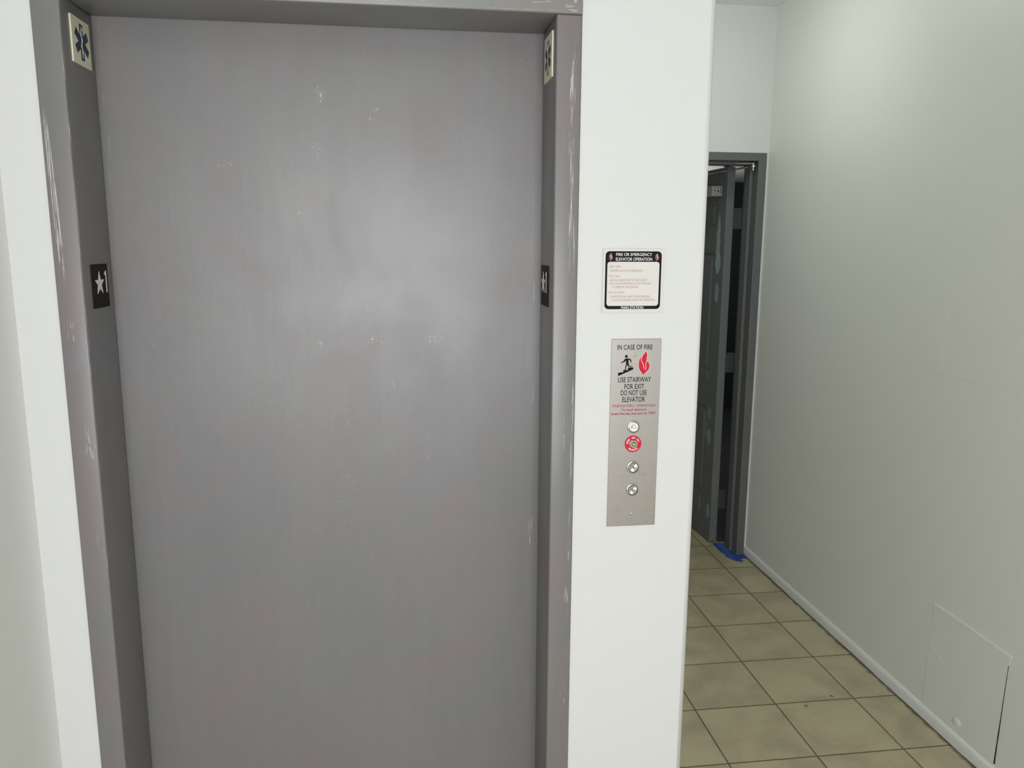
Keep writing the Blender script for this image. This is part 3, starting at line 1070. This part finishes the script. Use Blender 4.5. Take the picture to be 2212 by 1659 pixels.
for b_, v in ((b2, 1.2304), (b3, 1.1790)):
    bm = bmesh.new()
    lathe(bm, Q(0.6767, v, H), (0, -1, 0), [(0.0015, 0.0020), (0.0015, 0.0029), (0, 0.0029)], 20)
    finish('centre_dot', bm, GAPM, b_)
# key switch
bm = bmesh.new()
lathe(bm, Q(0.6750, 1.2830, H), (0, -1, 0), [(0.0186, 0), (0.0186, 0.0008), (0.0183, 0.0011), (0.0090, 0.0011), (0.0085, 0.0)], 64)
ks = finish('key_switch', bm, RED, st, True)
ks['label'] = 'red fire recall key switch disc'
bm = bmesh.new()
put_text_arc(bm, PW, 'RESET', 0.6750, 1.2830, 0.0118, 0.0050, math.radians(150), False, H + 0.0013, 0.02, 0.85)
put_text_arc(bm, PW, 'OFF', 0.6750, 1.2830, 0.0118, 0.0050, math.radians(88), False, H + 0.0013, 0.02, 0.85)
put_text_arc(bm, PW, 'ON', 0.6750, 1.2830, 0.0118, 0.0050, math.radians(38), False, H + 0.0013, 0.02, 0.85)
put_text_arc(bm, PW, 'FIRE RECALL', 0.6750, 1.2830, 0.0150, 0.0050, math.radians(272), True, H + 0.0013, 0.02, 0.9)
finish('switch_lettering', bm, WHITEINK, ks, recalc=False)
bm = bmesh.new()
lathe(bm, Q(0.6766, 1.2824, H), (0, -1, 0), [(0.0088, 0), (0.0088, 0.0024), (0.0079, 0.0034), (0.0074, 0.0026), (0.0050, 0.0026), (0.0046, 0.0016), (0.0038, 0.0016), (0.0034, 0.0027), (0, 0.0027)], 48)
finish('key_cylinder', bm, GOLD, ks, True)
bm = bmesh.new()
lathe(bm, Q(0.6766, 1.2824, H + 0.0017), (0, -1, 0), [(0.0046, 0), (0.0046, 0.0004), (0.0037, 0.0004), (0.0037, 0)], 32)
flat(bm, PW, [(0.6760, 1.2845), (0.6772, 1.2845), (0.6772, 1.2880), (0.6760, 1.2880)], H + 0.0015, H + 0.0029)
finish('keyway', bm, GAPM, ks)

# ================================================================== CORRIDOR THINGS
# painted-over access panel low on the right wall
pan = empty('access_panel', (XRW, 0.62, 0.055), 'painted-over square access panel low on the corridor wall, dark crack along one side', 'access panel')
PR = Plane((XRW, 0, 0), (0, -1, 0), (0, 0, 1))          # normal = -x; u = -y
bm = bmesh.new()
flat(bm, PR, [(-0.8200, 0.0500), (-0.4560, 0.0500), (-0.4450, 0.4050), (-0.4385, 0.4400), (-0.8075, 0.4450)], 0.0, 0.0012)
finish('panel_sheet', bm, WALL_R, pan)
bm = bmesh.new()
for z_, t_ in ((0.4485, 0.0008), (0.4425, 0.0012)):
    pts = [(-0.8060 + (0.8060 - 0.4370) * i / 14, z_ - 0.005 * i / 14 + random.uniform(-0.0006, 0.0006)) for i in range(15)]
    ribbon(bm, PR, pts, t_ * 2.2, 0.0, 0.0028)
finish('paint_ridge', bm, plain('thick_white_paint', (0.88, 0.88, 0.85), 0.3), pan)
bm = bmesh.new()
lft, rgt = [], []
for i in range(22):
    t = i / 21
    z_ = 0.410 - t * 0.352
    u_ = -0.4438 - 0.010 * t
    w_ = 0.0004 + 0.0052 * (t ** 1.6) * (0.75 + 0.5 * random.random()) * (1.0 if t < 0.93 else 0.8)
    lft.append((u_ - w_ / 2 + random.uniform(-0.0003, 0.0003), z_))
    rgt.append((u_ + w_ / 2 + random.uniform(-0.0003, 0.0003), z_))
flat(bm, PR, lft + list(reversed(rgt)), 0.0, 0.0015)
cr_ = finish('open_crack', bm, GAPM, pan)
cr_['label'] = 'dark crack widening towards the skirting'
bm = bmesh.new()
vs0 = []
for i in range(13):
    for j in range(13):
        a, b = (i - 6) / 6, (j - 6) / 6
        h = max(0, 1 - a * a - b * b) ** 0.7
        vs0.append(bm.verts.new(PR.p(-0.6374 + a * 0.022 + b * 0.006, 0.0886 + b * 0.017, 0.0008 + 0.0045 * h)))
for i in range(12):
    for j in range(12):
        bm.faces.new([vs0[i * 13 + j], vs0[(i + 1) * 13 + j], vs0[(i + 1) * 13 + j + 1], vs0[i * 13 + j + 1]])
finish('filler_lump', bm, BASE, pan, True)

# blue tape torn around the foot of the frame
PF = Plane((0, 0, 0), (1, 0, 0), (0, 1, 0))
tape = [(1.9315, 2.556), (1.9306, 2.5000), (1.9285, 2.4391), (1.9340, 2.4050), (1.9405, 2.3762), (1.9350, 2.3680), (1.9275, 2.3573), (1.9400, 2.3350), (1.9500, 2.3060), (1.9625, 2.2874), (1.9800, 2.2740),
        (1.9978, 2.2703), (2.0005, 2.2850), (1.9985, 2.3090), (2.0200, 2.3130), (2.0420, 2.3107), (2.0425, 2.3700), (2.0030, 2.3705), (2.0005, 2.3800), (1.9990, 2.432), (1.9830, 2.434), (1.9830, 2.500), (1.9990, 2.502), (1.9995, 2.556)]
bm = bmesh.new()
flat(bm, PF, tape, 0.0, 0.0006)
tp = finish('painters_tape', bm, TAPE)
tag(tp, 'torn strip of blue masking tape on the tiles beneath the dark door frame', 'tape')

# ================================================================== LAMPS (outside the frame)
def ceiling_lamp(x, y, zc, r, strength, col, label):
    t = empty('ceiling_light', (x, y, zc), label, 'ceiling light')
    bm = bmesh.new()
    lathe(bm, (x, y, zc), (0, 0, -1), [(0, 0), (r * 1.08, 0), (r * 1.08, 0.018), (r, 0.022), (0, 0.022)], 40)
    finish('lamp_base', bm, plain('white_lamp_metal', (0.75, 0.75, 0.75), 0.4), t, True)
    bm = bmesh.new()
    lathe(bm, (x, y, zc - 0.0225), (0, 0, -1), [(0, 0), (r, 0), (r * 0.92, 0.035), (r * 0.6, 0.060), (0, 0.07)], 40)
    finish('diffuser', bm, lamp_mat('lamp_glow', col, strength), t, True)


ceiling_lamp(0.2, -1.9, ZC, 0.20, LOBBY_LAMP, (1.0, 0.97, 0.92), 'round lobby ceiling light above the viewer')
ceiling_lamp(1.38, 1.60, ZC, 0.15, HALL_LAMP, (0.93, 1.0, 0.90), 'round ceiling light above the corridor just out of view')
pd = empty('added_stair_light', (2.2, 5.0, 2.34), 'added globe light hidden in the stairwell to brighten its ceiling', 'added light')  # added out of sight to brighten the stairwell ceiling
bm = bmesh.new()
cyl(bm, (2.2, 5.0, 2.04), (2.2, 5.0, 2.34), 0.004, n=12)
cyl(bm, (2.2, 5.0, 2.325), (2.2, 5.0, 2.34), 0.045, n=32)
finish('cord', bm, GAPM, pd, True)
bm = bmesh.new()
lathe(bm, (2.2, 5.0, 1.84), (0, 0, 1), [(0.10 * math.sin(math.pi * i / 16), 0.10 - 0.10 * math.cos(math.pi * i / 16)) for i in range(17)], 36)
finish('globe', bm, lamp_mat('lamp_glow', (0.95, 1.0, 0.98), ADDED_STAIR_LAMP), pd, True)
